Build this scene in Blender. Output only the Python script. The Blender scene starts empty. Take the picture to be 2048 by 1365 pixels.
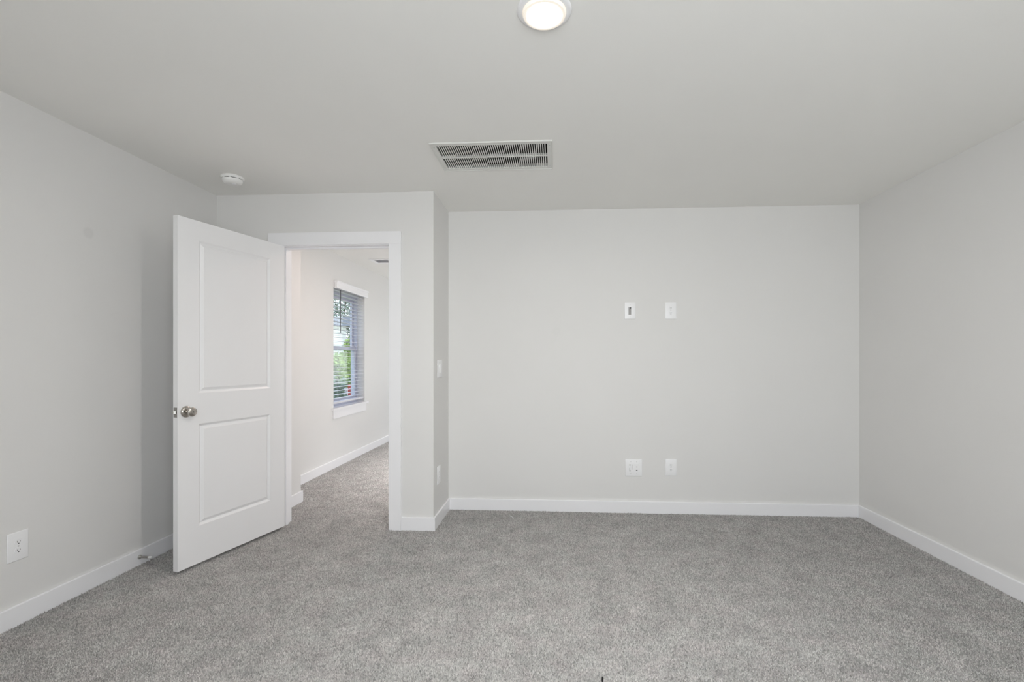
import bpy, bmesh, math, random
import numpy as np
from mathutils import Vector, Matrix, noise

random.seed(7)
SC = bpy.context.scene
COL = SC.collection
PI = math.pi

# ---------------------------------------------------------------- camera
cam_d = bpy.data.cameras.new('camera')
cam = bpy.data.objects.new('camera', cam_d)
COL.objects.link(cam)
cam.location = (0.0, 0.0, 1.2282)
cam.rotation_euler = (PI / 2, 0.0, 0.05812)
cam_d.sensor_width = 36.0
cam_d.lens = 949.433 / 2048 * 36.0
cam_d.shift_x = (1024 - 1053.0) / 2048
cam_d.shift_y = (719.198 - 682.5) / 2048
cam_d.clip_start = 0.02
cam_d.clip_end = 400
SC.camera = cam

# ---------------------------------------------------------------- exposure
SC.view_settings.view_transform = 'Standard'
SC.view_settings.look = 'None'
SC.view_settings.gamma = 1.0
SC.view_settings.use_curve_mapping = False
SC.view_settings.exposure = 0.145
SC.cycles.use_denoising = True
SC.cycles.max_bounces = 14
SC.cycles.diffuse_bounces = 9
SC.cycles.sample_clamp_indirect = 8.0

# ---------------------------------------------------------------- sky
W = bpy.data.worlds.new('sky')
SC.world = W
W.use_nodes = True
wn, wl = W.node_tree.nodes, W.node_tree.links
wn.clear()
w_out = wn.new('ShaderNodeOutputWorld')
w_bg = wn.new('ShaderNodeBackground')
w_tc = wn.new('ShaderNodeTexCoord')
w_sep = wn.new('ShaderNodeSeparateXYZ')
w_rmp = wn.new('ShaderNodeValToRGB')
w_rmp.color_ramp.elements[0].position = 0.48
w_rmp.color_ramp.elements[0].color = (0.75, 0.78, 0.80, 1)
w_rmp.color_ramp.elements[1].position = 0.80
w_rmp.color_ramp.elements[1].color = (0.60, 0.75, 1.0, 1)
w_map = wn.new('ShaderNodeMath'); w_map.operation = 'MULTIPLY_ADD'
w_map.inputs[1].default_value = 0.5; w_map.inputs[2].default_value = 0.5
wl.new(w_tc.outputs['Generated'], w_sep.inputs[0])
wl.new(w_sep.outputs['Z'], w_map.inputs[0])
wl.new(w_map.outputs[0], w_rmp.inputs[0])
wl.new(w_rmp.outputs[0], w_bg.inputs['Color'])
w_bg.inputs['Strength'].default_value = 2.4
wl.new(w_bg.outputs[0], w_out.inputs[0])

# ---------------------------------------------------------------- room measures (metres)
H = 2.44
XL, XR = -2.49, 2.383
YB, YD, XJ = 3.8586, 3.3738, -0.8675
YR = -0.62            # wall behind the camera
YH = 8.7              # far end of the hall
TW = 0.12             # partition thickness
TO = 0.17             # outer wall thickness
OX0, OX1, OZ = -1.995, -1.196, 2.057     # clear door opening
WY0, WY1, WZ0, WZ1 = 5.231, 6.112, 0.672, 2.045   # hall window opening
HX1 = 1.2              # right side of the hall
REAR_WIN = [(-0.70, 0.25), (0.50, 1.45)]
RZ0, RZ1 = 0.85, 2.12


def area(name, loc, rot, sx, sy, power, color):
    d = bpy.data.lights.new(name, 'AREA')
    d.shape = 'RECTANGLE'; d.size = sx; d.size_y = sy
    d.energy = power; d.color = color
    o = bpy.data.objects.new(name, d); COL.objects.link(o)
    o.location = loc; o.rotation_euler = rot
    return o


# daylight falling through the two windows behind the camera
for x0, x1 in REAR_WIN:
    area('unseen_daylight', ((x0 + x1) / 2, YR - TO - 0.12, (RZ0 + RZ1) / 2), (PI / 2, 0, 0),
         x1 - x0, RZ1 - RZ0, 38, (1.0, 0.988, 1.0))
# daylight through two unseen hall windows, added to brighten the hall
area('unseen_daylight', (-1.2, YH + TW + 0.10, 1.40), (-PI / 2, 0, 0), 1.0, 1.3, 12, (0.97, 0.98, 1.0))
area('unseen_daylight', (HX1 + TW + 0.20, 5.75, 1.35), (PI / 2 - 0.85, 0, PI / 2), 1.6, 1.3, 30, (0.97, 0.98, 1.0))
# warm hall ceiling lamp near the door, out of view
area('unseen_hall_lamp', (-1.30, 4.40, H - 0.03), (0, 0, 0), 0.13, 0.13, 8, (1.0, 0.78, 0.70))
for hx, hy in ((-0.75, 5.3), (-0.75, 6.9)):  # two downlights added to lift the hall floor and ceiling
    area('unseen_hall_lamp', (hx, hy, H - 0.03), (0, 0, 0), 0.13, 0.13, 21, (1.0, 0.965, 0.955)).data.spread = 1.45


# ================================================================ materials
def new_mat(name):
    m = bpy.data.materials.new(name); m.use_nodes = True
    return m, m.node_tree.nodes, m.node_tree.links, m.node_tree.nodes['Principled BSDF']


def paint(name, col, rough=0.55, bump=0.0, scale=180, spec=0.4, spot=None):
    m, n, l, b = new_mat(name)
    b.inputs['Base Color'].default_value = (*col, 1)
    b.inputs['Roughness'].default_value = rough
    b.inputs['Specular IOR Level'].default_value = spec
    tc = n.new('ShaderNodeTexCoord')
    src = None
    # faint uneven roller coverage
    nz = n.new('ShaderNodeTexNoise'); nz.inputs['Scale'].default_value = 2.2; nz.inputs['Detail'].default_value = 3
    l.new(tc.outputs['Object'], nz.inputs['Vector'])
    mp = n.new('ShaderNodeMapRange'); mp.inputs[3].default_value = 0.985; mp.inputs[4].default_value = 1.015
    l.new(nz.outputs['Fac'], mp.inputs[0])
    mx = n.new('ShaderNodeVectorMath'); mx.operation = 'SCALE'
    mx.inputs[0].default_value = col
    l.new(mp.outputs[0], mx.inputs['Scale'])
    src = mx.outputs[0]
    for (px, py, pz, r, k) in (spot or ()):
        d = n.new('ShaderNodeVectorMath'); d.operation = 'DISTANCE'
        l.new(tc.outputs['Object'], d.inputs[0]); d.inputs[1].default_value = (px, py, pz)
        mr = n.new('ShaderNodeMapRange'); mr.inputs[1].default_value = r * 0.75; mr.inputs[2].default_value = r * 1.15
        mr.inputs[3].default_value = k; mr.inputs[4].default_value = 1.0
        l.new(d.outputs['Value'], mr.inputs[0])
        s = n.new('ShaderNodeVectorMath'); s.operation = 'SCALE'
        l.new(src, s.inputs[0]); l.new(mr.outputs[0], s.inputs['Scale'])
        src = s.outputs[0]
    l.new(src, b.inputs['Base Color'])
    if bump:
        t = n.new('ShaderNodeTexNoise'); t.inputs['Scale'].default_value = scale; t.inputs['Detail'].default_value = 2
        l.new(tc.outputs['Object'], t.inputs['Vector'])
        bp = n.new('ShaderNodeBump'); bp.inputs['Strength'].default_value = bump; bp.inputs['Distance'].default_value = 0.001
        l.new(t.outputs['Fac'], bp.inputs['Height']); l.new(bp.outputs[0], b.inputs['Normal'])
    return m


def plain(name, col, rough=0.5, metal=0.0, spec=0.5, emit=None, strength=0.0):
    m, n, l, b = new_mat(name)
    nz = n.new('ShaderNodeTexNoise'); nz.inputs['Scale'].default_value = 40
    tc = n.new('ShaderNodeTexCoord'); l.new(tc.outputs['Object'], nz.inputs['Vector'])
    mp = n.new('ShaderNodeMapRange'); mp.inputs[3].default_value = max(0, rough - 0.03); mp.inputs[4].default_value = rough + 0.03
    l.new(nz.outputs['Fac'], mp.inputs[0]); l.new(mp.outputs[0], b.inputs['Roughness'])
    b.inputs['Base Color'].default_value = (*col, 1)
    b.inputs['Metallic'].default_value = metal
    b.inputs['Specular IOR Level'].default_value = spec
    if emit:
        b.inputs['Emission Color'].default_value = (*emit, 1)
        b.inputs['Emission Strength'].default_value = strength
    return m


WALL_C = (0.770, 0.763, 0.751)
M_WALL = paint('wall_paint', WALL_C, 0.6, 0.10)
M_WALL_LEFT = paint('wall_paint_touched_up', WALL_C, 0.6, 0.10, spot=[(XL, 2.402, 1.906, 0.030, 0.94)])
M_WALL_BACK = paint('wall_paint_with_patch', WALL_C, 0.6, 0.10, spot=[(0.018, YB, 1.455, 0.035, 0.985)])
M_CEIL = paint('ceiling_paint', (0.895, 0.889, 0.862), 0.85, 0.12, 140, 0.2)
M_TRIM = paint('trim_enamel', (0.892, 0.890, 0.908), 0.32, 0.0, spec=0.5)
M_DOOR = paint('door_enamel', (0.862, 0.859, 0.866), 0.36, 0.05, 90, spec=0.45)
M_PLASTIC = plain('white_plastic', (0.905, 0.905, 0.915), 0.3)
M_PLASTIC_WARM = plain('detector_plastic', (0.89, 0.89, 0.875), 0.45)
M_DARK = plain('slot_black', (0.012, 0.012, 0.012), 0.7)
M_GREY = plain('connector_grey', (0.36, 0.35, 0.34), 0.5)
M_SCREW = plain('screw_white', (0.66, 0.66, 0.66), 0.35)
M_NICKEL = plain('satin_nickel', (0.50, 0.47, 0.43), 0.27, 1.0)
M_NICKEL_D = plain('satin_nickel_plate', (0.40, 0.39, 0.37), 0.38, 1.0)
M_STEEL = plain('bright_steel', (0.62, 0.61, 0.58), 0.25, 1.0)
M_RUBBER_W = plain('white_rubber', (0.80, 0.80, 0.79), 0.55)
M_RUBBER_B = plain('black_rubber', (0.01, 0.01, 0.01), 0.6)
M_GRILLE = plain('grille_enamel', (0.74, 0.74, 0.71), 0.4)
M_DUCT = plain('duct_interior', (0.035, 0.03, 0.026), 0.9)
M_LENS = plain('lamp_lens', (0.9, 0.9, 0.88), 0.4, emit=(1.0, 0.955, 0.905), strength=540)
M_RING = plain('lamp_glowing_rim', (0.60, 0.59, 0.57), 0.4, emit=(1.0, 0.88, 0.72), strength=0.50)
M_VINYL = plain('window_vinyl_backlit', (0.55, 0.55, 0.63), 0.4)  # blue-grey backlit shade is put into the vinyl colour
M_SLAT = plain('blind_slat_backlit', (0.68, 0.68, 0.73), 0.4)  # white slats greyed, their backlit look sits in the colour
M_WAND = plain('blind_wand', (0.10, 0.10, 0.11), 0.3)  # dark colour stands in for a clear wand seen against the light
M_CORD = plain('blind_cord', (0.70, 0.70, 0.72), 0.7)


def glass_mat():
    m = bpy.data.materials.new('window_glass'); m.use_nodes = True
    n, l = m.node_tree.nodes, m.node_tree.links
    n.clear()
    o = n.new('ShaderNodeOutputMaterial'); mx = n.new('ShaderNodeMixShader')
    t = n.new('ShaderNodeBsdfTransparent'); t.inputs[0].default_value = (0.94, 0.96, 0.96, 1)
    g = n.new('ShaderNodeBsdfGlossy'); g.inputs['Roughness'].default_value = 0.02
    mx.inputs[0].default_value = 0.06
    l.new(t.outputs[0], mx.inputs[1]); l.new(g.outputs[0], mx.inputs[2]); l.new(mx.outputs[0], o.inputs[0])
    return m


M_GLASS = glass_mat()


def carpet_mat():
    m, n, l, b = new_mat('carpet_pile')
    tc = n.new('ShaderNodeTexCoord')
    P = tc.outputs['Object']

    def noi(scale, detail=2.0, rough=0.5):
        t = n.new('ShaderNodeTexNoise'); t.inputs['Scale'].default_value = scale
        t.inputs['Detail'].default_value = detail; t.inputs['Roughness'].default_value = rough
        l.new(P, t.inputs['Vector']); return t.outputs['Fac']

    def mrange(s, a, b_, c, d):
        r = n.new('ShaderNodeMapRange'); r.inputs[1].default_value = a; r.inputs[2].default_value = b_
        r.inputs[3].default_value = c; r.inputs[4].default_value = d
        l.new(s, r.inputs[0]); return r.outputs[0]

    def mul(a, c):
        t = n.new('ShaderNodeMath'); t.operation = 'MULTIPLY'; l.new(a, t.inputs[0]); l.new(c, t.inputs[1]); return t.outputs[0]

    # heathered yarn: tuft to tuft colour, then tracked / brushed nap in broad patches
    at = n.new('ShaderNodeAttribute'); at.attribute_name = 'yarn'
    tuft = mrange(at.outputs['Fac'], 0, 1, 0.56, 1.37)
    mid = mrange(noi(30, 3, 0.6), 0.3, 0.7, 0.94, 1.06)
    nap = mrange(noi(6.0, 5, 0.66), 0.33, 0.67, 0.86, 1.12)
    val = mul(tuft, mul(mid, nap))
    warm = mrange(noi(9, 3, 0.6), 0.42, 0.62, 0.0, 1.0)
    mixc = n.new('ShaderNodeMix'); mixc.data_type = 'RGBA'
    l.new(warm, mixc.inputs['Factor'])
    mixc.inputs['A'].default_value = (0.492, 0.485, 0.469, 1)
    mixc.inputs['B'].default_value = (0.504, 0.481, 0.470, 1)
    sc = n.new('ShaderNodeVectorMath'); sc.operation = 'SCALE'
    l.new(mixc.outputs['Result'], sc.inputs[0]); l.new(val, sc.inputs['Scale'])
    l.new(sc.outputs[0], b.inputs['Base Color'])
    b.inputs['Roughness'].default_value = 1.0
    b.inputs['Specular IOR Level'].default_value = 0.05
    b.inputs['Sheen Weight'].default_value = 0.15
    return m


M_CARPET = carpet_mat()


def leaf_mat(name, c1, c2):
    m, n, l, b = new_mat(name)
    oi = n.new('ShaderNodeTexCoord'); t = n.new('ShaderNodeTexNoise'); t.inputs['Scale'].default_value = 1.3
    l.new(oi.outputs['Object'], t.inputs['Vector'])
    r = n.new('ShaderNodeValToRGB')
    r.color_ramp.elements[0].position = 0.35; r.color_ramp.elements[0].color = (*c1, 1)
    r.color_ramp.elements[1].position = 0.68; r.color_ramp.elements[1].color = (*c2, 1)
    l.new(t.outputs['Fac'], r.inputs[0]); l.new(r.outputs[0], b.inputs['Base Color'])
    b.inputs['Roughness'].default_value = 0.7
    return m


M_LEAF_Y = leaf_mat('shrub_leaves', (0.16, 0.24, 0.06), (0.42, 0.52, 0.14))
M_LEAF_D = leaf_mat('tree_leaves', (0.09, 0.13, 0.09), (0.22, 0.28, 0.18))  # greens lightened to put haze into the leaf colour
M_BARK = plain('bark', (0.10, 0.08, 0.06), 0.9)
M_SIDING = plain('pale_siding', (0.78, 0.76, 0.70), 0.7)
M_ROOF = plain('roof_shingle', (0.20, 0.19, 0.19), 0.9)
M_RED = plain('red_paint', (0.62, 0.09, 0.07), 0.5)
M_WHITE = plain('white_paint', (0.85, 0.85, 0.85), 0.5)
M_ROAD = plain('asphalt', (0.24, 0.25, 0.28), 0.9)
M_GRASS = leaf_mat('lawn', (0.13, 0.19, 0.07), (0.24, 0.30, 0.12))


# ================================================================ mesh helpers
class MB:
    """collects shapes, then links them as one mesh object"""

    def __init__(self):
        self.bm = bmesh.new()

    def box(self, x0, x1, y0, y1, z0, z1, bevel=0.0, seg=2):
        r = bmesh.ops.create_cube(self.bm, size=1.0)
        vs = r['verts']
        for v in vs:
            v.co = Vector(((x0 + x1) / 2 + v.co.x * (x1 - x0), (y0 + y1) / 2 + v.co.y * (y1 - y0),
                           (z0 + z1) / 2 + v.co.z * (z1 - z0)))
        if bevel:
            es = list({e for v in vs for e in v.link_edges})
            bmesh.ops.bevel(self.bm, geom=es, offset=bevel, segments=seg, affect='EDGES', profile=0.5)
        return self

    def prism(self, poly, z0, z1, ease=0.0):
        """vertical prism on a plan polygon"""
        bm = self.bm
        lo = [bm.verts.new((x, y, z0)) for x, y in poly]
        hi = [bm.verts.new((x, y, z1)) for x, y in poly]
        k = len(poly)
        fs = [bm.faces.new(lo[::-1]), bm.faces.new(hi)]
        for i in range(k):
            fs.append(bm.faces.new((lo[i], lo[(i + 1) % k], hi[(i + 1) % k], hi[i])))
        bmesh.ops.recalc_face_normals(bm, faces=fs)
        if ease:
            es = [e for e in fs[1].edges]
            bmesh.ops.bevel(bm, geom=es, offset=ease, segments=2, affect='EDGES', profile=0.5)
        return self

    def lathe(self, prof, seg=48, mat=None, cap=True):
        """profile of (radius, height) turned about z, optionally moved by a matrix"""
        bm = self.bm
        mat = mat or Matrix.Identity(4)
        rings = []
        for r, z in prof:
            if r < 1e-6:
                rings.append([bm.verts.new(mat @ Vector((0, 0, z)))])
            else:
                rings.append([bm.verts.new(mat @ Vector((r * math.cos(2 * PI * i / seg), r * math.sin(2 * PI * i / seg), z)))
                              for i in range(seg)])
        fs = []
        for a, b in zip(rings, rings[1:]):
            for i in range(seg):
                j = (i + 1) % seg
                if len(a) == 1 and len(b) == 1:
                    continue
                if len(a) == 1:
                    fs.append(bm.faces.new((a[0], b[i], b[j])))
                elif len(b) == 1:
                    fs.append(bm.faces.new((a[i], b[0], a[j])))
                else:
                    fs.append(bm.faces.new((a[i], b[i], b[j], a[j])))
        if cap:
            for r in (rings[0], rings[-1]):
                if len(r) > 1:
                    fs.append(bm.faces.new(r))
        bmesh.ops.recalc_face_normals(bm, faces=fs)
        return self

    def tube(self, p0, p1, r, seg=10):
        p0, p1 = Vector(p0), Vector(p1)
        d = p1 - p0
        q = d.to_track_quat('Z', 'Y').to_matrix().to_4x4()
        return self.lathe([(r, 0), (r, d.length)], seg, Matrix.Translation(p0) @ q)

    def quad(self, a, b, c, d):
        vs = [self.bm.verts.new(p) for p in (a, b, c, d)]
        self.bm.faces.new(vs)
        return self

    def build(self, name, mat, parent=None, smooth=False, at=None, rot=None):
        me = bpy.data.meshes.new(name)
        self.bm.normal_update()
        self.bm.to_mesh(me); self.bm.free()
        me.materials.append(mat)
        if smooth:
            me.polygons.foreach_set('use_smooth', [True] * len(me.polygons))
            me.set_sharp_from_angle(angle=math.radians(38))
        o = bpy.data.objects.new(name, me)
        COL.objects.link(o)
        if parent:
            o.parent = parent
        if at is not None:
            o.location = at
        if rot is not None:
            o.rotation_euler = rot
        return o


def tag(o, label, cat, group=None, kind=None):
    o['label'] = label
    o['category'] = cat
    if group:
        o['group'] = group
    if kind:
        o['kind'] = kind
    return o


def empty(name, loc=(0, 0, 0), rot=(0, 0, 0)):
    o = bpy.data.objects.new(name, None)
    o.empty_display_size = 0.05
    COL.objects.link(o)
    o.location = loc
    o.rotation_euler = rot
    return o


def struct(o, label, cat):
    return tag(o, label, cat, kind='structure')


# ================================================================ room shell
def boxes(rects, name, mat, fn):
    m = MB()
    for r in rects:
        fn(m, r)
    return m.build(name, mat)


def grid_minus(u0, u1, v0, v1, holes):
    """split a rectangle into cells that leave the holes free"""
    us = sorted({u0, u1, *[h[0] for h in holes], *[h[1] for h in holes]})
    vs = sorted({v0, v1, *[h[2] for h in holes], *[h[3] for h in holes]})
    out = []
    for a, b in zip(us, us[1:]):
        for c, d in zip(vs, vs[1:]):
            if not any(h[0] <= (a + b) / 2 <= h[1] and h[2] <= (c + d) / 2 <= h[3] for h in holes):
                out.append((a, b, c, d))
    return out


def slab(name, mat, u0, u1, v0, v1, holes, mk):
    """one watertight panel: outer skin on both faces plus the linings of its holes. mk maps (u, v, t in 0..1) to a point"""
    bm = bmesh.new()
    cells = grid_minus(u0, u1, v0, v1, holes)
    cache = {}

    def vert(u, v, t):
        k = (round(u, 5), round(v, 5), t)
        if k not in cache:
            cache[k] = bm.verts.new(mk(u, v, t))
        return cache[k]
    edge = {}
    for a, b, c, d in cells:
        q = [(a, c), (b, c), (b, d), (a, d)]
        bm.faces.new([vert(u, v, 0) for u, v in q])
        bm.faces.new([vert(u, v, 1) for u, v in q][::-1])
        for i in range(4):
            e = (q[i], q[(i + 1) % 4])
            if (e[1], e[0]) in edge:
                del edge[(e[1], e[0])]
            else:
                edge[e] = True
    for (p, q) in edge:
        bm.faces.new((vert(*p, 0), vert(*p, 1), vert(*q, 1), vert(*q, 0)))
    bmesh.ops.recalc_face_normals(bm, faces=bm.faces[:])
    me = bpy.data.meshes.new(name); bm.to_mesh(me); bm.free()
    me.materials.append(mat)
    o = bpy.data.objects.new(name, me); COL.objects.link(o)
    return o


# floor (one carpet through the door into the hall) and ceiling with the cut-out for the return duct
FZ = -0.006           # backing of the carpet; the tips of the pile reach about z = 0


def carpet_mesh(outline, patches):
    """the floor slab with its cut pile: every tuft a little leaning spike"""
    rg_ = np.random.default_rng(11)
    n = len(outline)
    V = [np.array([(x, y, -0.20) for x, y in outline] + [(x, y, FZ) for x, y in outline], float)]
    faces_n = [np.array([n, n] + [4] * n)]
    idx = [np.array(list(range(n))[::-1] + list(range(n, 2 * n)) + [k for i in range(n) for k in (i, (i + 1) % n, n + (i + 1) % n, n + i)])]
    col = [np.full(n + 2, 0.45)]
    off = 2 * n
    for x0, x1, y0, y1, sp in patches:
        gx = np.arange(x0 + sp / 2, x1 - sp * 0.3, sp)
        gy = np.arange(y0 + sp / 2, y1 - sp * 0.3, sp)
        X, Y = np.meshgrid(gx, gy)
        X = X.ravel() + rg_.uniform(-0.42, 0.42, X.size) * sp
        Y = Y.ravel() + rg_.uniform(-0.42, 0.42, Y.size) * sp
        m = X.size
        r = sp * rg_.uniform(0.50, 0.80, m)
        h = np.clip(rg_.normal(0.0060, 0.0020, m), 0.001, 0.0105)
        lx = rg_.normal(0, 0.0024, m); ly = rg_.normal(0, 0.0024, m)
        a0 = rg_.uniform(0, 2 * np.pi, m)
        P = np.zeros((m, 4, 3))
        for k in range(3):
            a = a0 + k * 2 * np.pi / 3
            P[:, k, 0] = X + r * np.cos(a); P[:, k, 1] = Y + r * np.sin(a); P[:, k, 2] = FZ - 0.001
        P[:, 3, 0] = X + lx; P[:, 3, 1] = Y + ly; P[:, 3, 2] = FZ + h
        # nothing of the pile pokes through the baseboards
        P[:, :, 0] = np.clip(P[:, :, 0], x0, x1); P[:, :, 1] = np.clip(P[:, :, 1], y0, y1)
        V.append(P.reshape(-1, 3))
        b = off + 4 * np.arange(m)[:, None]
        f = np.concatenate([b + np.array([[0, 1, 3]]), b + np.array([[1, 2, 3]]), b + np.array([[2, 0, 3]])], axis=1)
        idx.append(f.ravel()); faces_n.append(np.full(3 * m, 3))
        col.append(np.repeat(rg_.uniform(0, 1, m), 3))
        off += 4 * m
    V = np.concatenate(V); idx = np.concatenate(idx); faces_n = np.concatenate(faces_n)
    me = bpy.data.meshes.new('floor')
    me.vertices.add(len(V)); me.vertices.foreach_set('co', V.astype(np.float32).ravel())
    me.loops.add(len(idx)); me.loops.foreach_set('vertex_index', idx.astype(np.int32))
    me.polygons.add(len(faces_n))
    starts = np.concatenate([[0], np.cumsum(faces_n)[:-1]])
    me.polygons.foreach_set('loop_start', starts.astype(np.int32))
    me.update(calc_edges=True)
    at = me.attributes.new('yarn', 'FLOAT', 'FACE')
    at.data.foreach_set('value', np.concatenate(col).astype(np.float32))
    me.materials.append(M_CARPET)
    o = bpy.data.objects.new('floor', me); COL.objects.link(o)
    return o


B_ = 0.0142
floor = carpet_mesh([(XL - TO, YR - TO), (XR + TW, YR - TO), (XR + TW, YB + TW), (HX1 + TW, YB + TW), (HX1 + TW, YH + TW), (XL - TO, YH + TW)],
                    [(XL + B_, XR - B_, YR + B_, 1.0, 0.0095), (XL + B_, XR - B_, 1.0, YD - B_, 0.0055), (XJ + B_, XR - B_, YD - B_, YB - B_, 0.0060),
                     (OX0, OX1, YD - B_, YD + TW, 0.0062), (-2.176 + 0.002, 0.3, YD + TW, 4.006, 0.0063), (XL + B_, 0.3, 4.006, 7.6, 0.0070)])
struct(floor, 'grey speckled cut-pile carpet covering the room and the hall beyond the door', 'carpet')
GX0, GX1, GY0, GY1 = -0.672, -0.036, 2.648, 2.972      # duct opening of the return grille
struct(slab('ceiling', M_CEIL, XL - TO, XR + TW, YR - TO, YH + TW, [(GX0, GX1, GY0, GY1)],
            lambda u, v, t: (u, v, H + 0.22 * t)), 'flat off-white painted ceiling over the room and the hall', 'ceiling')

struct(slab('wall_left', M_WALL_LEFT, YR - TO, YH + TW, -0.2, H, [(WY0, WY1, WZ0, WZ1)],
            lambda u, v, t: (XL - TO * t, u, v)), 'pale grey left wall running on past the open door into the hall', 'wall')
struct(slab('wall_rear', M_WALL, XL, XR, -0.2, H, [(a, b, RZ0, RZ1) for a, b in REAR_WIN],
            lambda u, v, t: (u, YR - TO * t, v)), 'pale grey wall with two windows at the near end of the room', 'wall')
struct(MB().prism([(XR, YR - TO), (XR + TW, YR - TO), (XR + TW, YB + TW), (XR, YB)], -0.2, H).build('wall_right', M_WALL),
       'plain pale grey right side wall', 'wall')
struct(MB().prism([(XJ, YB), (XR, YB), (XR + TW, YB + TW), (XJ - TW, YB + TW)], -0.2, H).build('wall_back', M_WALL_BACK),
       'wide pale grey back wall carrying four white wall plates', 'wall')
struct(MB().prism([(XJ, YD), (XJ, YB), (XJ - TW, YB + TW), (XJ - TW, YD + TW)], -0.2, H).build('wall_return', M_WALL),
       'narrow pale grey return wall between doorway wall and back wall, with a switch', 'wall')
wd = MB()
wd.box(XL, OX0 - 0.018, YD, YD + TW, -0.2, H)
wd.box(OX0 - 0.018, OX1 + 0.018, YD, YD + TW, OZ + 0.018, H)
wd.prism([(OX1 + 0.018, YD), (XJ, YD), (XJ - TW, YD + TW), (OX1 + 0.018, YD + TW)], -0.2, H)
bmesh.ops.remove_doubles(wd.bm, verts=wd.bm.verts[:], dist=1e-5)
struct(wd.build('wall_doorway', M_WALL), 'pale grey wall around the open doorway', 'wall')
# hall: boxed-out corner just behind the door, far end wall and right side, both with an added window
SBX, SBY = -2.190, 3.990
struct(MB().box(XL, SBX, YD + TW, SBY, -0.2, H).build('wall_hall_corner', M_WALL),
       'boxed-out wall corner seen just inside the hall past the door edge', 'wall')
struct(slab('wall_hall_end', M_WALL, XL, HX1 + TW, -0.2, H, [(-1.75, -0.65, 0.7, 2.1)],
            lambda u, v, t: (u, YH + TW * t, v)), 'pale grey wall at the far end of the hall', 'wall')
struct(slab('wall_hall_right', M_WALL, YB + TW, YH, -0.2, H, [(4.95, 6.55, 0.7, 2.0)],
            lambda u, v, t: (HX1 + TW * t, u, v)), 'pale grey right side wall of the hall', 'wall')

# baseboards
BH, BT = 0.090, 0.014


def bb(name, poly, label):
    o = MB().prism(poly, -0.010, BH, ease=0.004).build(name, M_TRIM)
    struct(o, label, 'baseboard')


bb('baseboard_left', [(XL, YR), (XL + BT, YR + BT), (XL + BT, YD - BT), (XL, YD)], 'white baseboard along the left wall behind the open door')
bb('baseboard_right', [(XR - BT, YR + BT), (XR, YR), (XR, YB), (XR - BT, YB - BT)], 'white baseboard along the right wall')
bb('baseboard_back', [(XJ + BT, YB - BT), (XR - BT, YB - BT), (XR, YB), (XJ, YB)], 'white baseboard along the back wall')
bb('baseboard_return', [(XJ, YD), (XJ + BT, YD - BT), (XJ + BT, YB - BT), (XJ, YB)], 'short white baseboard below the return wall with the switch')
bb('baseboard_doorway', [(-1.100, YD - BT), (XJ + BT, YD - BT), (XJ, YD), (-1.100, YD)], 'short white baseboard between door casing and wall corner')
bb('baseboard_rear', [(XL, YR), (XR, YR), (XR - BT, YR + BT), (XL + BT, YR + BT)], 'white baseboard along the window wall at the near end')
bb('baseboard_hall', [(XL, SBY), (XL + BT, SBY + BT), (XL + BT, YH), (XL, YH)], 'long white baseboard along the hall wall below the blind')
bb('baseboard_hall_corner', [(SBX, YD + TW), (SBX + BT, YD + TW), (SBX + BT, SBY + BT), (XL + BT, SBY + BT), (XL, SBY), (SBX, SBY)],
   'short white baseboard wrapping the hall corner beside the door edge')

# door casing and jambs
CW, CT = 0.090, 0.018
trim = empty('trim_1', (0, 0, 0))
struct(trim, 'flat white casing and jamb lining of the doorway', 'door frame')
cx0, cx1, cz = OX0 - 0.005, OX1 + 0.005, OZ + 0.005
MB().box(cx1, cx1 + CW, YD - CT, YD, -0.010, cz, 0.0015).build('side_casing', M_TRIM, trim)
MB().box(cx0 - CW, cx0, YD - CT, YD, -0.010, cz, 0.0015).build('side_casing', M_TRIM, trim)
MB().box(cx0 - CW, cx1 + CW, YD - CT, YD, cz, cz + CW, 0.0015).build('head_casing', M_TRIM, trim)
MB().box(OX0 - 0.018, OX0, YD, YD + TW, -0.010, OZ + 0.018).build('side_jamb', M_TRIM, trim)
MB().box(OX1, OX1 + 0.018, YD, YD + TW, -0.010, OZ + 0.018).build('side_jamb', M_TRIM, trim)
MB().box(OX0, OX1, YD, YD + TW, OZ, OZ + 0.018).build('head_jamb', M_TRIM, trim)
MB().box(OX0, OX0 + 0.011, YD + 0.040, YD + 0.074, -0.010, OZ, 0.002).build('door_stop_strip', M_TRIM, trim)
MB().box(OX1 - 0.011, OX1, YD + 0.040, YD + 0.074, -0.010, OZ, 0.002).build('door_stop_strip', M_TRIM, trim)
MB().box(OX0 + 0.011, OX1 - 0.011, YD + 0.040, YD + 0.074, OZ - 0.011, OZ, 0.002).build('door_stop_strip', M_TRIM, trim)
# hall-side casing
MB().box(cx1, cx1 + CW, YD + TW, YD + TW + CT, -0.010, cz).build('side_casing', M_TRIM, trim)
MB().box(cx0 - CW, cx0, YD + TW, YD + TW + CT, -0.010, cz).build('side_casing', M_TRIM, trim)
MB().box(cx0 - CW, cx1 + CW, YD + TW, YD + TW + CT, cz, cz + CW).build('head_casing', M_TRIM, trim)

# ---------------------------------------------------------------- the open two-panel door
DA = 1.33675
DWID, DZ0, DZ1, DT = 0.782, 0.017, 2.050, 0.035
door = empty('door_1', (-1.95536, 3.34029, 0.0), (0, 0, math.atan2(-math.sin(DA), -math.cos(DA))))
struct(door, 'white two-panel door standing open against the left wall', 'door')


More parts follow.
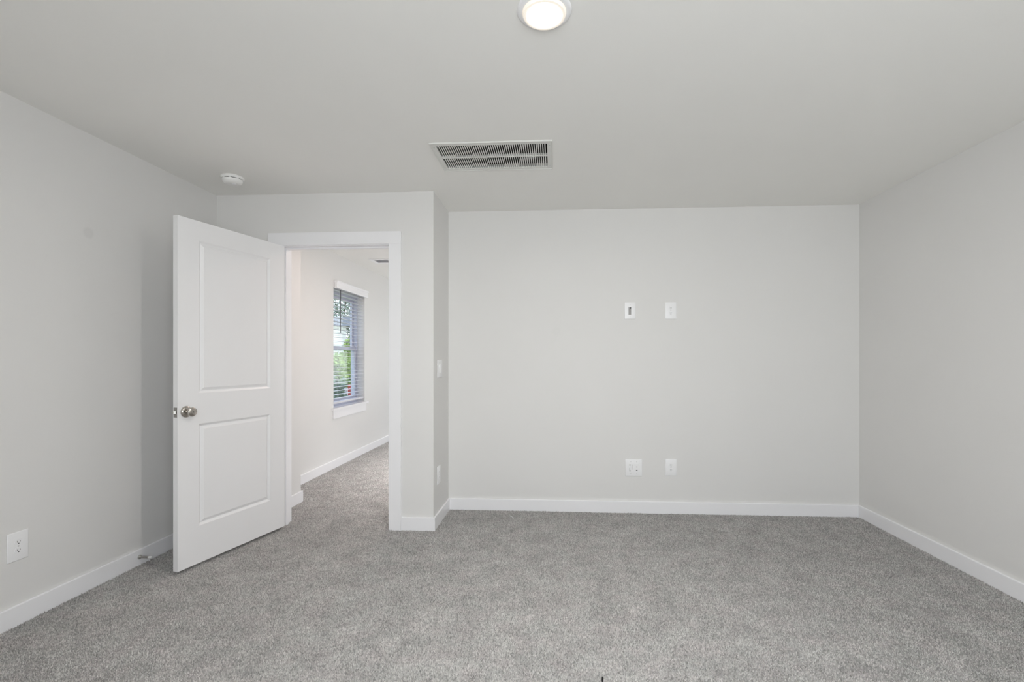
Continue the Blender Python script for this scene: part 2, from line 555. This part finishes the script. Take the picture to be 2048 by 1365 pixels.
def door_slab():
    m = MB(); bm = m.bm
    xs = [0.0, 0.127, 0.655, DWID]
    zs = [DZ0, 0.238, 0.845, 1.026, 1.936, DZ1]
    prof = [(0.0, 0.0), (0.002, 0.0008), (0.013, 0.0105), (0.0155, 0.0112), (0.018, 0.0104), (0.033, 0.0022), (0.035, 0.0020)]
    for side in (0, 1):
        def pt(x, z, d):
            return (x, (0 - d) if side == 0 else (-DT + d), z)

        def face(ps):
            vs = [bm.verts.new(p) for p in ps]
            bm.faces.new(vs)
        for i in range(3):
            for j in range(5):
                a, b, c, d = xs[i], xs[i + 1], zs[j], zs[j + 1]
                if i == 1 and j in (1, 3):
                    loops = [[(a + o, c + o), (b - o, c + o), (b - o, d - o), (a + o, d - o)] for o, _ in prof]
                    for k in range(len(prof) - 1):
                        for e in range(4):
                            f = (e + 1) % 4
                            face([pt(*loops[k][e], prof[k][1]), pt(*loops[k][f], prof[k][1]),
                                  pt(*loops[k + 1][f], prof[k + 1][1]), pt(*loops[k + 1][e], prof[k + 1][1])])
                    face([pt(x, z, prof[-1][1]) for x, z in loops[-1]])
                else:
                    face([pt(a, c, 0), pt(b, c, 0), pt(b, d, 0), pt(a, d, 0)])
    def rim(x0, z0, x1, z1):
        vs = [bm.verts.new(p) for p in ((x0, 0, z0), (x1, 0, z1), (x1, -DT, z1), (x0, -DT, z0))]
        bm.faces.new(vs)
    for j in range(5):
        rim(0, zs[j], 0, zs[j + 1]); rim(DWID, zs[j], DWID, zs[j + 1])
    for i in range(3):
        rim(xs[i], DZ0, xs[i + 1], DZ0); rim(xs[i], DZ1, xs[i + 1], DZ1)
    bmesh.ops.remove_doubles(bm, verts=bm.verts[:], dist=1e-5)
    bmesh.ops.recalc_face_normals(bm, faces=bm.faces[:])
    return m.build('door_slab', M_DOOR, door)


door_slab()
KX, KZ = 0.733, 0.925
ROTY = Matrix.Rotation(-PI / 2, 4, 'X')   # local z -> +y (out of the visible face)


def knob(sign):
    mt = Matrix.Translation((KX, 0.0 if sign > 0 else -DT, KZ)) @ Matrix.Rotation(-sign * PI / 2, 4, 'X')
    r = MB().lathe([(0.0, 0.0), (0.0335, 0.0), (0.0335, 0.003), (0.032, 0.006), (0.027, 0.0105), (0.018, 0.013), (0.0, 0.013)], 40, mt, cap=False)
    rose = r.build('knob', M_NICKEL, door, True)
    # tulip-shaped grip; a flatter one on the far side of the door
    gp = [(0.0, 0.012), (0.0115, 0.012), (0.0115, 0.022), (0.0150, 0.026), (0.0210, 0.031), (0.0255, 0.039), (0.0268, 0.046),
          (0.0255, 0.052), (0.0205, 0.056), (0.012, 0.0578), (0.0, 0.0583)]
    if sign < 0:
        gp = [(a * 0.75, 0.012 + (b - 0.012) * 0.45) for a, b in gp]
    k = MB().lathe(gp, 40, mt, cap=False)
    k.build('knob_grip', M_NICKEL, rose, True)
    if sign > 0:
        MB().lathe([(0.0, 0.0), (0.0045, 0.0), (0.0045, 0.0011), (0.0, 0.0011)], 16,
                   mt @ Matrix.Translation((0.0215, 0, 0.0112)) @ Matrix.Rotation(0.5, 4, 'Y'), cap=False).build('privacy_hole', M_DARK, rose)
        MB().lathe([(0.0, 0.0), (0.0032, 0.0), (0.0032, 0.0006), (0.0, 0.0006)], 16, mt @ Matrix.Translation((0, 0, 0.0581)), cap=False).build('pin_hole', M_DARK, rose)


knob(1)
knob(-1)
lp = MB().box(DWID, DWID + 0.0012, -0.0295, -0.0045, KZ - 0.0285, KZ + 0.0285, 0.0)
latch = lp.build('latch_plate', M_NICKEL_D, door)
MB().prism([(DWID + 0.001, -0.026), (DWID + 0.013, -0.024), (DWID + 0.011, -0.017), (DWID + 0.001, -0.010)], KZ - 0.008, KZ + 0.008).build('latch_bolt', M_STEEL, latch, False)
MB().lathe([(0.0105, 0.0), (0.0105, 0.0018), (0.0, 0.0018)], 24,
           Matrix.Translation((DWID, -0.017, KZ)) @ Matrix.Rotation(PI / 2, 4, 'Y'), cap=False).build('latch_hole', M_DARK, latch)
for hz in (0.26, 1.03, 1.80):
    hg = MB().tube((-0.004, -DT - 0.004, hz - 0.045), (-0.004, -DT - 0.004, hz + 0.045), 0.0055, 14)
    hg.build('hinge', M_NICKEL, door, True)

# ---------------------------------------------------------------- hall window with its stool and apron
win = empty('window_1', (XL, (WY0 + WY1) / 2, WZ0))
struct(win, 'double-hung hall window behind the white blind', 'window')
wo = Vector(win.location)


def wbox(name, mat, boxes_, parent, bevel=0.0):
    m = MB()
    for (x0, x1, y0, y1, z0, z1) in boxes_:
        m.box(x0 - wo.x, x1 - wo.x, y0 - wo.y, y1 - wo.y, z0 - wo.z, z1 - wo.z, bevel)
    return m.build(name, mat, parent)


fx0, fx1 = XL - TO, XL - TO + 0.075
wbox('window_frame', M_VINYL, [(fx0, fx1, WY0, WY0 + 0.035, WZ0, WZ1), (fx0, fx1, WY1 - 0.035, WY1, WZ0, WZ1),
                               (fx0, fx1, WY0 + 0.035, WY1 - 0.035, WZ1 - 0.035, WZ1), (fx0, fx1, WY0 + 0.035, WY1 - 0.035, WZ0, WZ0 + 0.04)], win)
ZM = 1.365


def sash(x0, x1, z0, z1):
    a, b, s = WY0 + 0.035, WY1 - 0.035, 0.046
    o = wbox('sash', M_VINYL, [(x0, x1, a, a + s, z0, z1), (x0, x1, b - s, b, z0, z1), (x0, x1, a + s, b - s, z0, z0 + s), (x0, x1, a + s, b - s, z1 - s, z1)], win)
    xm = (x0 + x1) / 2
    wbox('pane', M_GLASS, [(xm - 0.002, xm + 0.002, a + s, b - s, z0 + s, z1 - s)], o)


sash(fx0 + 0.008, fx0 + 0.034, ZM - 0.023, WZ1 - 0.035)
sash(fx0 + 0.040, fx0 + 0.068, WZ0 + 0.04, ZM + 0.023)
st = [(0.001, WY0 - 0.055), (0.035, WY0 - 0.055), (0.035, WY1 + 0.055), (0.001, WY1 + 0.055), (0.001, WY1 - 0.001), (-TO + 0.077, WY1 - 0.001), (-TO + 0.077, WY0 + 0.001), (0.001, WY0 + 0.001)]
MB().prism([(x, y - wo.y) for x, y in st], -0.018, 0.004).build('stool', M_TRIM, win)
wbox('apron', M_TRIM, [(XL + 0.0005, XL + 0.016, WY0 - 0.020, WY1 + 0.020, WZ0 - 0.115, WZ0 - 0.0185)], win)

# blind
bl = empty('window_blind', (XL, (WY0 + WY1) / 2, WZ0 + 0.03))
tag(bl, 'white slatted blind lowered with slats open over the hall window', 'blind')
wo = Vector(bl.location)
va = MB()
va.box(0.004, 0.036, WY0 + 0.012 - wo.y, WY1 + 0.030 - wo.y, 2.042 - wo.z, 2.122 - wo.z, 0.003)
va.box(0.004, 0.046, WY0 + 0.008 - wo.y, WY1 + 0.034 - wo.y, 2.106 - wo.z, 2.126 - wo.z, 0.003)
va.box(0.004, 0.040, WY0 + 0.010 - wo.y, WY1 + 0.032 - wo.y, 2.038 - wo.z, 2.052 - wo.z, 0.003)
va.build('valance', M_TRIM, bl)
sl = MB()
nsl, pitch = 29, 0.0445
for i in range(nsl):
    z = 0.772 + i * pitch
    a, b = WY0 + 0.010 - wo.y, WY1 - 0.010 - wo.y
    sl.box(-0.062, -0.012, a, b, z - wo.z, z + 0.0028 - wo.z)
sl.build('slats', M_SLAT, bl)
MB().box(-0.062, -0.010, WY0 + 0.010 - wo.y, WY1 - 0.010 - wo.y, 0.716 - wo.z, 0.738 - wo.z, 0.003).build('bottom_rail', M_SLAT, bl)
for yy in (WY0 + 0.13, WY1 - 0.16):
    c = MB()
    for xx in (-0.064, -0.010):
        c.tube((xx, yy - wo.y, 0.72 - wo.z), (xx, yy - wo.y, 2.04 - wo.z), 0.0014, 6)
    c.build('ladder_cord', M_CORD, bl)
MB().tube((0.006, WY0 + 0.165 - wo.y, 1.535 - wo.z), (0.006, WY0 + 0.165 - wo.y, 2.045 - wo.z), 0.0055, 8).build('tilt_wand', M_WAND, bl)

# windows behind the camera
for k, (a, b) in enumerate(REAR_WIN):
    wr = empty('window_%d' % (k + 2), ((a + b) / 2, YR, RZ0))
    struct(wr, ['left', 'right'][k] + ' white framed window in the wall at the near end', 'window')
    m = MB()
    hw, hh = (b - a) / 2, RZ1 - RZ0
    y0, y1 = -TO, -TO + 0.07
    m.box(-hw, -hw + 0.045, y0, y1, 0, hh); m.box(hw - 0.045, hw, y0, y1, 0, hh)
    m.box(-hw, hw, y0, y1, 0, 0.045); m.box(-hw, hw, y0, y1, hh - 0.045, hh); m.box(-hw, hw, y0, y1, hh / 2 - 0.02, hh / 2 + 0.02)
    m.build('window_frame', M_VINYL, wr)
    MB().box(-hw, hw, y0 + 0.03, y0 + 0.034, 0, hh).build('pane', M_GLASS, wr)
    MB().box(-hw - 0.05, hw + 0.05, -TO + 0.07, 0.03, -0.02, 0.0).build('stool', M_TRIM, wr)
wr = empty('window_4', (-1.2, YH, 0.7))  # unseen end window, added to light the hall
struct(wr, 'unseen white framed window added at the far end of the hall for its light', 'window')
m = MB()
m.box(-0.55, -0.50, 0.05, TW, 0, 1.4); m.box(0.50, 0.55, 0.05, TW, 0, 1.4); m.box(-0.55, 0.55, 0.05, TW, 0, 0.05)
m.box(-0.55, 0.55, 0.05, TW, 1.35, 1.4); m.box(-0.55, 0.55, 0.05, TW, 0.68, 0.72)
m.build('window_frame', M_VINYL, wr)
MB().box(-0.55, 0.55, 0.08, 0.084, 0, 1.4).build('pane', M_GLASS, wr)

wr = empty('window_5', (HX1, 5.75, 0.7))  # window out of view, put in so more light reaches the hall
struct(wr, 'unseen white framed window added in the right side of the hall for its light', 'window')
m = MB()
m.box(0.05, TW, -0.80, -0.75, 0, 1.3); m.box(0.05, TW, 0.75, 0.80, 0, 1.3); m.box(0.05, TW, -0.75, 0.75, 0, 0.05)
m.box(0.05, TW, -0.75, 0.75, 1.25, 1.3); m.box(0.05, TW, -0.025, 0.025, 0.05, 1.25)
m.build('window_frame', M_VINYL, wr)
MB().box(0.08, 0.084, -0.79, 0.79, 0.01, 1.29).build('pane', M_GLASS, wr)

# ================================================================ ceiling fittings
LX, LY = -0.034, 1.650
lamp = empty('ceiling_light', (LX, LY, H))
tag(lamp, 'round white ceiling light, switched on, nearer than the louvered vent', 'ceiling light')
MB().lathe([(0.074, -0.004), (0.0765, -0.0085), (0.084, -0.0080), (0.0915, -0.0055), (0.0950, -0.0010), (0.0950, 0.0), (0.074, 0.0)], 72, cap=False).build('trim_ring', M_PLASTIC, lamp, True)
MB().lathe([(0.074, 0.0), (0.0740, -0.0150), (0.0725, -0.0180), (0.0700, -0.0185), (0.0590, -0.0184), (0.0572, -0.0174), (0.0560, -0.0125)], 72, cap=False).build('glowing_rim', M_RING, lamp, True)
MB().lathe([(0.0, -0.0150), (0.030, -0.0147), (0.050, -0.0140), (0.0560, -0.0132)], 72, cap=False).build('lens', M_LENS, lamp, True)

# return air grille
gr = empty('return_air_grille', ((GX0 + GX1) / 2, (GY0 + GY1) / 2, H))
tag(gr, 'white louvered return air grille set in the ceiling', 'air vent')
gw, gd = (GX1 - GX0) / 2, (GY1 - GY0) / 2
OW, OD = 0.344, 0.192
m = MB()
for (a, b, c, d) in grid_minus(-OW, OW, -OD, OD, [(-gw + 0.004, gw - 0.004, -gd + 0.004, gd - 0.004)]):
    m.box(a, b, c, d, -0.007, 0.0)
bmesh.ops.remove_doubles(m.bm, verts=m.bm.verts[:], dist=1e-5)
m.box(-OW - 0.0015, OW + 0.0015, -OD - 0.002, -OD + 0.003, -0.0095, -0.0005, 0.001); m.box(-OW - 0.0015, OW + 0.0015, OD - 0.003, OD + 0.002, -0.0095, -0.0005, 0.001)
m.box(-OW - 0.0015, -OW + 0.003, -OD + 0.0035, OD - 0.0035, -0.0095, -0.0005, 0.001); m.box(OW - 0.003, OW + 0.0015, -OD + 0.0035, OD - 0.0035, -0.0095, -0.0005, 0.001)
m.build('grille_frame', M_GRILLE, gr)
m = MB()
ns = 50
step = (2 * gw - 0.008) / (ns + 1)
for i in range(ns):
    x = -gw + 0.004 + step * (i + 1)
    # each louver blade leans a little
    t = 0.0027
    vs = []
    for (dx, z) in ((0.0012, -0.0055), (-0.0018, 0.0060)):
        vs.append((x + dx - t, z)); vs.append((x + dx + t, z))
    bm = m.bm
    lo = [bm.verts.new((vs[k][0], -gd + 0.003, vs[k][1])) for k in (0, 1, 3, 2)]
    hi = [bm.verts.new((vs[k][0], gd - 0.003, vs[k][1])) for k in (0, 1, 3, 2)]
    fs = [bm.faces.new(lo), bm.faces.new(hi[::-1])]
    for k in range(4):
        fs.append(bm.faces.new((lo[k], hi[k], hi[(k + 1) % 4], lo[(k + 1) % 4])))
    bmesh.ops.recalc_face_normals(bm, faces=fs)
m.build('louvers', M_GRILLE, gr)
MB().box(-gw, gw, -0.0052, 0.0052, -0.0075, 0.008).build('center_bar', M_GRILLE, gr)
m = MB()
m.box(-gw - 0.02, gw + 0.02, -gd - 0.02, gd + 0.02, 0.225, 0.235)
m.box(-gw + 0.0005, -gw + 0.003, -gd + 0.0005, gd - 0.0005, 0.018, 0.225); m.box(gw - 0.003, gw - 0.0005, -gd + 0.0005, gd - 0.0005, 0.018, 0.225)
m.box(-gw + 0.0005, gw - 0.0005, -gd + 0.0005, -gd + 0.003, 0.018, 0.225); m.box(-gw + 0.0005, gw - 0.0005, gd - 0.003, gd - 0.0005, 0.018, 0.225)
m.build('duct', M_DUCT, gr)
for sx in (-1, 1):
    for sy in (-1, 1):
        MB().lathe([(0.004, -0.008), (0.003, -0.0095), (0.0, -0.0098)], 12, Matrix.Translation((sx * (OW - 0.015), sy * (OD - 0.05), 0)), cap=False).build('screw', M_SCREW, gr)

# smoke detector
sd = empty('smoke_detector', (-2.133, 3.035, H))
tag(sd, 'round white smoke detector on the ceiling above the open door', 'smoke detector')
MB().lathe([(0.0, 0.0), (0.066, 0.0), (0.068, -0.003), (0.068, -0.014), (0.066, -0.017), (0.0, -0.017)], 56, cap=False).build('base_ring', M_PLASTIC_WARM, sd, True)
MB().lathe([(0.0, -0.0165), (0.056, -0.0165), (0.056, -0.021), (0.0, -0.021)], 56, cap=False).build('vent_gap', plain('vent_shadow_gap', (0.10, 0.10, 0.095), 0.8), sd, True)
for k in range(8):
    a = k * PI / 4 + 0.35
    c, s = math.cos(a), math.sin(a)
    MB().tube((0.056 * c, 0.056 * s, -0.0155), (0.056 * c, 0.056 * s, -0.0215), 0.008, 10).build('vent_rib', M_PLASTIC_WARM, sd, True)
MB().lathe([(0.0, -0.0205), (0.060, -0.0205), (0.0605, -0.024), (0.057, -0.034), (0.050, -0.043), (0.042, -0.048), (0.036, -0.0490), (0.0, -0.0495)], 56, cap=False).build('cover', M_PLASTIC_WARM, sd, True)
MB().lathe([(0.0, -0.0485), (0.013, -0.0485), (0.013, -0.0515), (0.011, -0.0525), (0.0, -0.0525)], 28, Matrix.Translation((0.018, -0.010, 0)), cap=False).build('test_button', M_PLASTIC, sd, True)

# supply register on the hall ceiling
rg = empty('ceiling_register', (-2.105, 5.735, H))
tag(rg, 'small white supply register on the hall ceiling, seen through the doorway', 'air vent')
m = MB()
for (a, b, c, d) in grid_minus(-0.135, 0.135, -0.125, 0.125, [(-0.085, 0.085, -0.07, 0.07)]):
    m.box(a, b, c, d, -0.006, 0.0)
bmesh.ops.remove_doubles(m.bm, verts=m.bm.verts[:], dist=1e-5)
m.build('register_frame', M_PLASTIC, rg)
m = MB()
for i in range(9):
    y = -0.062 + i * 0.0155
    m.quad((-0.085, y, -0.006), (0.085, y, -0.006), (0.085, y + 0.007, -0.001), (-0.085, y + 0.007, -0.001))
m.build('vanes', M_PLASTIC, rg)
MB().box(-0.085, 0.085, -0.07, 0.07, -0.0008, -0.0002).build('duct', plain('register_interior', (0.50, 0.50, 0.52), 0.7), rg)


# ================================================================ wall plates
# built facing -y (front of the plate at y = -0.006), origin at the plate's centre on the wall
def faceplate(root, w, h, hole=None):
    m = MB()
    m.box(-w / 2, w / 2, -0.0062, 0.0, -h / 2, h / 2, 0.0028, 3)
    return m.build('faceplate', M_PLASTIC, root, True)


def disc_y(r, x, z, y0, y1, seg=20):
    return MB().lathe([(0.0, 0.0), (r, 0.0), (r, y0 - y1), (0.0, y0 - y1)], seg, Matrix.Translation((x, y0, z)) @ Matrix.Rotation(PI / 2, 4, 'X'), cap=False)


def receptacle(root, z):
    m = MB()
    # round face cut flat above and below
    pts = []
    for k in range(40):
        a = 2 * PI * k / 40
        pts.append((0.0172 * math.cos(a), max(-0.0135, min(0.0135, 0.0172 * math.sin(a)))))
    bm = m.bm
    bk = [bm.verts.new((x, -0.0055, zz + z)) for x, zz in pts]
    fr = [bm.verts.new((x * 0.96, -0.0078, zz * 0.96 + z)) for x, zz in pts]
    fs = [bm.faces.new(fr)]
    for k in range(40):
        j = (k + 1) % 40
        fs.append(bm.faces.new((bk[k], bk[j], fr[j], fr[k])))
    bmesh.ops.recalc_face_normals(bm, faces=fs)
    rc = m.build('receptacle', M_PLASTIC, root)
    s = MB()
    s.box(-0.0072, -0.0057, -0.0081, -0.0070, z - 0.0016, z + 0.0060)
    s.box(0.0057, 0.0072, -0.0081, -0.0070, z - 0.0006, z + 0.0052)
    s.lathe([(0.0, 0.0), (0.0023, 0.0), (0.0023, 0.001), (0.0, 0.001)], 14, Matrix.Translation((0, -0.0071, z - 0.0072)) @ Matrix.Rotation(PI / 2, 4, 'X'), cap=False)
    s.build('slots', M_DARK, rc)


def outlet(name, loc, rz, label):
    r = empty(name, loc, (0, 0, rz))
    tag(r, label, 'outlet', 'white duplex wall outlets')
    faceplate(r, 0.087, 0.133)
    receptacle(r, 0.0195)
    receptacle(r, -0.0195)
    disc_y(0.0034, 0, 0, -0.0060, -0.0070).build('screw', M_SCREW, r)
    return r


def copy_tree(o, parent=None):
    c = o.copy()
    COL.objects.link(c)
    if parent:
        c.parent = parent
    for ch in list(o.children):
        copy_tree(ch, c)
    return c


first = outlet('wall_outlet', (0.931, YB, 1.617), 0, 'upper white duplex outlet on the back wall')
spots = [((0.932, YB, 0.363), 0, 'lower white duplex outlet near the floor on the back wall'),
         ((XL, 2.064, 0.361), PI / 2, 'white duplex outlet low on the left wall'),
         ((XJ, 3.524, 0.362), PI / 2, 'white duplex outlet low on the narrow return wall beside the doorway')]
for loc, rz, lab in spots:
    c = copy_tree(first)
    c.location = loc
    c.rotation_euler = (0, 0, rz)
    c['label'] = lab

# upper plate with a grey cable connector
r = empty('cable_plate', (0.609, YB, 1.618))
tag(r, 'white single wall plate with a grey cable insert, high on the back wall', 'wall plate')
faceplate(r, 0.087, 0.133)
MB().box(-0.0175, 0.0175, -0.0075, -0.005, -0.034, 0.034, 0.0008).build('insert', M_PLASTIC, r)
MB().box(-0.0135, 0.0080, -0.0079, -0.006, -0.031, 0.028, 0.0006).build('connector', M_GREY, r)
MB().box(0.0000, 0.0075, -0.0083, -0.006, 0.018, 0.0270, 0.0004).build('port', M_DARK, r)
for z in (0.048, -0.048):
    disc_y(0.003, 0, z, -0.0060, -0.0068).build('screw', M_SCREW, r)

# lower double plate with a pass-through and a jack
r = empty('media_plate', (0.6375, YB, 0.3575))
tag(r, 'white double wall plate with cable pass-through and jack, low on the back wall', 'wall plate')
faceplate(r, 0.133, 0.135)
MB().box(-0.0405, -0.0055, -0.0075, -0.005, -0.034, 0.034, 0.0008).build('pass_through', M_PLASTIC, r)
m = MB()
m.box(-0.0345, -0.0265, -0.0080, -0.006, 0.0175, 0.0275, 0.0004); m.box(-0.0345, -0.0265, -0.0080, -0.006, -0.0290, -0.0180, 0.0004)
m.box(-0.0160, -0.0125, -0.0080, -0.006, -0.0150, 0.0260, 0.0004); m.box(-0.0345, -0.0320, -0.0080, -0.006, -0.018, 0.000, 0.0004)
m.build('pass_through_gap', M_GREY, r)
MB().box(-0.0275, -0.0185, -0.0120, -0.006, -0.006, 0.018, 0.002).build('pass_through_lip', M_PLASTIC, r)
MB().box(0.0055, 0.0405, -0.0075, -0.005, -0.034, 0.034, 0.0008).build('jack_insert', M_PLASTIC, r)
MB().box(0.0175, 0.0300, -0.0080, -0.006, -0.0235, -0.0180, 0.0004).build('jack_slot', M_DARK, r)
disc_y(0.0045, 0.0235, 0.008, -0.0070, -0.0085).build('coaxial_jack', M_SCREW, r)
for x in (-0.023, 0.023):
    for z in (0.048, -0.048):
        disc_y(0.003, x, z, -0.0060, -0.0068).build('screw', M_SCREW, r)

# light switch on the return wall
r = empty('light_switch', (XJ, 3.552, 1.158), (0, 0, PI / 2))
tag(r, 'white double rocker light switch on the narrow return wall', 'light switch')
faceplate(r, 0.133, 0.133)
for x in (-0.023, 0.023):
    m = MB()
    m.box(x - 0.0165, x + 0.0165, -0.0075, -0.005, -0.0335, 0.0335, 0.0006)
    m.prism([(x - 0.014, -0.0070), (x + 0.014, -0.0070), (x + 0.014, -0.0095), (x - 0.014, -0.0095)], 0.0, 0.030)
    m.prism([(x - 0.014, -0.0070), (x + 0.014, -0.0070), (x + 0.014, -0.0080), (x - 0.014, -0.0080)], -0.030, 0.0)
    m.build('rocker', M_PLASTIC, r)
    for z in (0.048, -0.048):
        disc_y(0.003, x, z, -0.0060, -0.0068).build('screw', M_SCREW, r)

# door stop screwed to the left baseboard
ds = empty('door_stop', (XL + BT, 2.700, 0.045), (0, 0, 0))
tag(ds, 'steel door stop with white rubber tip on the left baseboard', 'door stop')
RX = Matrix.Rotation(PI / 2, 4, 'Y')
MB().lathe([(0.0, 0.0), (0.0135, 0.0), (0.0135, 0.003), (0.0085, 0.010), (0.0058, 0.016), (0.0, 0.016)], 28, RX, cap=False).build('flange', M_STEEL, ds, True)
MB().lathe([(0.0066, 0.014), (0.0062, 0.060)], 20, RX).build('rod', M_NICKEL_D, ds, True)
MB().lathe([(0.0, 0.058), (0.0072, 0.058), (0.0082, 0.064), (0.0080, 0.072), (0.0055, 0.0775), (0.0, 0.0785)], 24, RX, cap=False).build('rubber_tip', M_RUBBER_W, ds, True)

# the little black thing at the lower edge of the picture
tp = MB().lathe([(0.0, 0.0), (0.0030, 0.0), (0.0036, 0.005), (0.0036, 0.014), (0.0026, 0.017), (0.0, 0.018)], 16, cap=False).build('black_peg', M_RUBBER_B, None, True, (0.184, 1.822, 0.0))
tag(tp, 'tiny black peg sticking up from the carpet at the lower edge of the view', 'peg')

th = MB()
pts = [Vector((0.014 * (k / 10 - 0.5) * 2, 0.004 * math.sin(k * 0.45) - 0.0012 * k, 0.004 + 0.003 * math.sin(k * 0.5))) for k in range(11)]
for a, b in zip(pts, pts[1:]):
    th.tube(a, b, 0.0021, 6)
th = th.build('thread', M_WHITE, None, True, (-0.325, 3.657, 0.006))
tag(th, 'scrap of white thread lying on the carpet near the back wall', 'thread')

# ================================================================ outdoors, seen through the hall blind
GZ = -1.5
ov = MB(); ov.box(-70, XL - TO - 1.0, -10, 90, GZ - 0.2, GZ)
struct(ov.build('ground', M_GRASS), 'lawn outside the hall window', 'lawn')


def spot(px, depth):
    """plan position seen at picture column px at a given distance ahead"""
    u = (px - 1053.0) / 949.433
    c, s = math.cos(0.05812), math.sin(0.05812)
    return Vector(((c * u - s) * depth, (s * u + c) * depth, GZ))


def leaf_cloud(m, centre, rad, n, size, rng):
    for _ in range(n):
        while True:
            p = Vector((rng.uniform(-1, 1), rng.uniform(-1, 1), rng.uniform(-1, 1)))
            if 0.25 < p.length < 1:
                break
        k = 0.72 + 0.5 * noise.noise(p * 2.3 + centre)
        p = Vector((p.x * rad[0], p.y * rad[1], p.z * rad[2])) * k + centre
        a = Vector((rng.gauss(0, 1), rng.gauss(0, 1), rng.gauss(0, 1))).normalized()
        b = a.orthogonal().normalized()
        s = size * rng.uniform(0.6, 1.3)
        m.quad(p - a * s, p + b * s * 0.45, p + a * s, p - b * s * 0.45)


rng = random.Random(3)


def shrub(px, depth, rx, h, label, n=900, mat=M_LEAF_Y):
    p = spot(px, depth)
    o = empty('shrub', p)
    tag(o, label, 'shrub')
    m = MB()
    leaf_cloud(m, Vector((0, 0, h * 0.52)), (rx, rx, h * 0.62), n, 0.13, rng)
    m.build('foliage', mat, o)
    m = MB()
    for k in range(5):
        a = k * 1.3
        m.tube((0.08 * math.cos(a), 0.08 * math.sin(a), 0), (rx * 0.5 * math.cos(a), rx * 0.5 * math.sin(a), h * 0.6), 0.03, 6)
    m.build('stems', M_BARK, o)


def tree(px, depth, r, h, label, n=1500):
    p = spot(px, depth)
    o = empty('tree', p)
    tag(o, label, 'tree')
    m = MB()
    m.tube((0, 0, 0), (0.1, 0, h * 0.55), 0.17, 10)
    for k in range(7):
        a = k * 0.9
        m.tube((0.07, 0, h * (0.3 + 0.035 * k)), (r * 0.7 * math.cos(a), r * 0.7 * math.sin(a), h * (0.55 + 0.05 * k)), 0.06, 6)
    m.build('trunk', M_BARK, o)
    m = MB()
    for k in range(5):
        a = k * 2.4
        c = Vector((r * 0.45 * math.cos(a), r * 0.45 * math.sin(a), h * (0.55 + 0.09 * k)))
        leaf_cloud(m, c, (r * 0.7, r * 0.7, h * 0.2), n // 5, 0.20, rng)
    m.build('crown', M_LEAF_D, o)


shrub(676, 28, 1.5, 3.3, 'yellow-green shrub outside the hall window, below the pale house', 2600)
shrub(704, 33, 1.0, 4.7, 'tall yellow-green shrub outside the hall window, beside the window frame', 2200)
shrub(658, 23, 1.0, 2.0, 'low dark green shrub outside the hall window, at its near edge', 1300, M_LEAF_D)
tree(628, 74, 3.4, 12.0, 'dark leafy tree outside the hall window, at its near edge', 1500)
tree(682, 64, 3.4, 12.0, 'dark leafy tree behind the pale house outside', 1400)
tree(728, 80, 3.4, 13.0, 'dark leafy tree outside the hall window, hidden partly by its frame', 2000)
# neighbour's house
p = spot(672, 45)
hs = empty('house', p, (0, 0, 0.45))
tag(hs, 'pale sided house with grey roof outside the hall window', 'house')
m = MB(); m.box(-4.0, 0.9, 0, 5, 0, 5.9)
for k in range(23):
    m.box(-4.0, 0.9, -0.02, 0.0, 0.25 * k + 0.03, 0.25 * k + 0.24)
m.build('siding', M_SIDING, hs)
m = MB(); bm = m.bm
vs = [bm.verts.new(c) for c in ((-4.4, -0.4, 5.9), (1.3, -0.4, 5.9), (1.3, 5.4, 5.9), (-4.4, 5.4, 5.9), (-4.4, 2.5, 7.0), (1.3, 2.5, 7.0))]
for f in ((0, 1, 5, 4), (2, 3, 4, 5), (1, 2, 5), (3, 0, 4), (3, 2, 1, 0)):
    bm.faces.new([vs[i] for i in f])
m.build('roof', M_ROOF, hs)
# street furniture down by the drive
p = spot(700, 24)
o = tag(MB().box(-0.085, 0.085, -0.085, 0.085, 0, 1.45, 0.02).build('post', M_RED, None, False, p), 'red post outside the hall window, low beside the frame', 'post')
p = spot(692.5, 24.2)
o = tag(MB().box(-0.09, 0.09, -0.09, 0.09, 0, 1.28, 0.02).build('utility_box', M_WHITE, None, False, p), 'small white utility box outside the hall window next to the red post', 'utility box')
p = spot(690, 25)
rd = MB(); rd.prism([(-40, 20.2), (XL - 3, 25.5), (XL - 3, 28.5), (-40, 23.4)], GZ, GZ + 0.02)
struct(rd.build('road', M_ROAD), 'grey paved drive outside the hall window', 'drive')
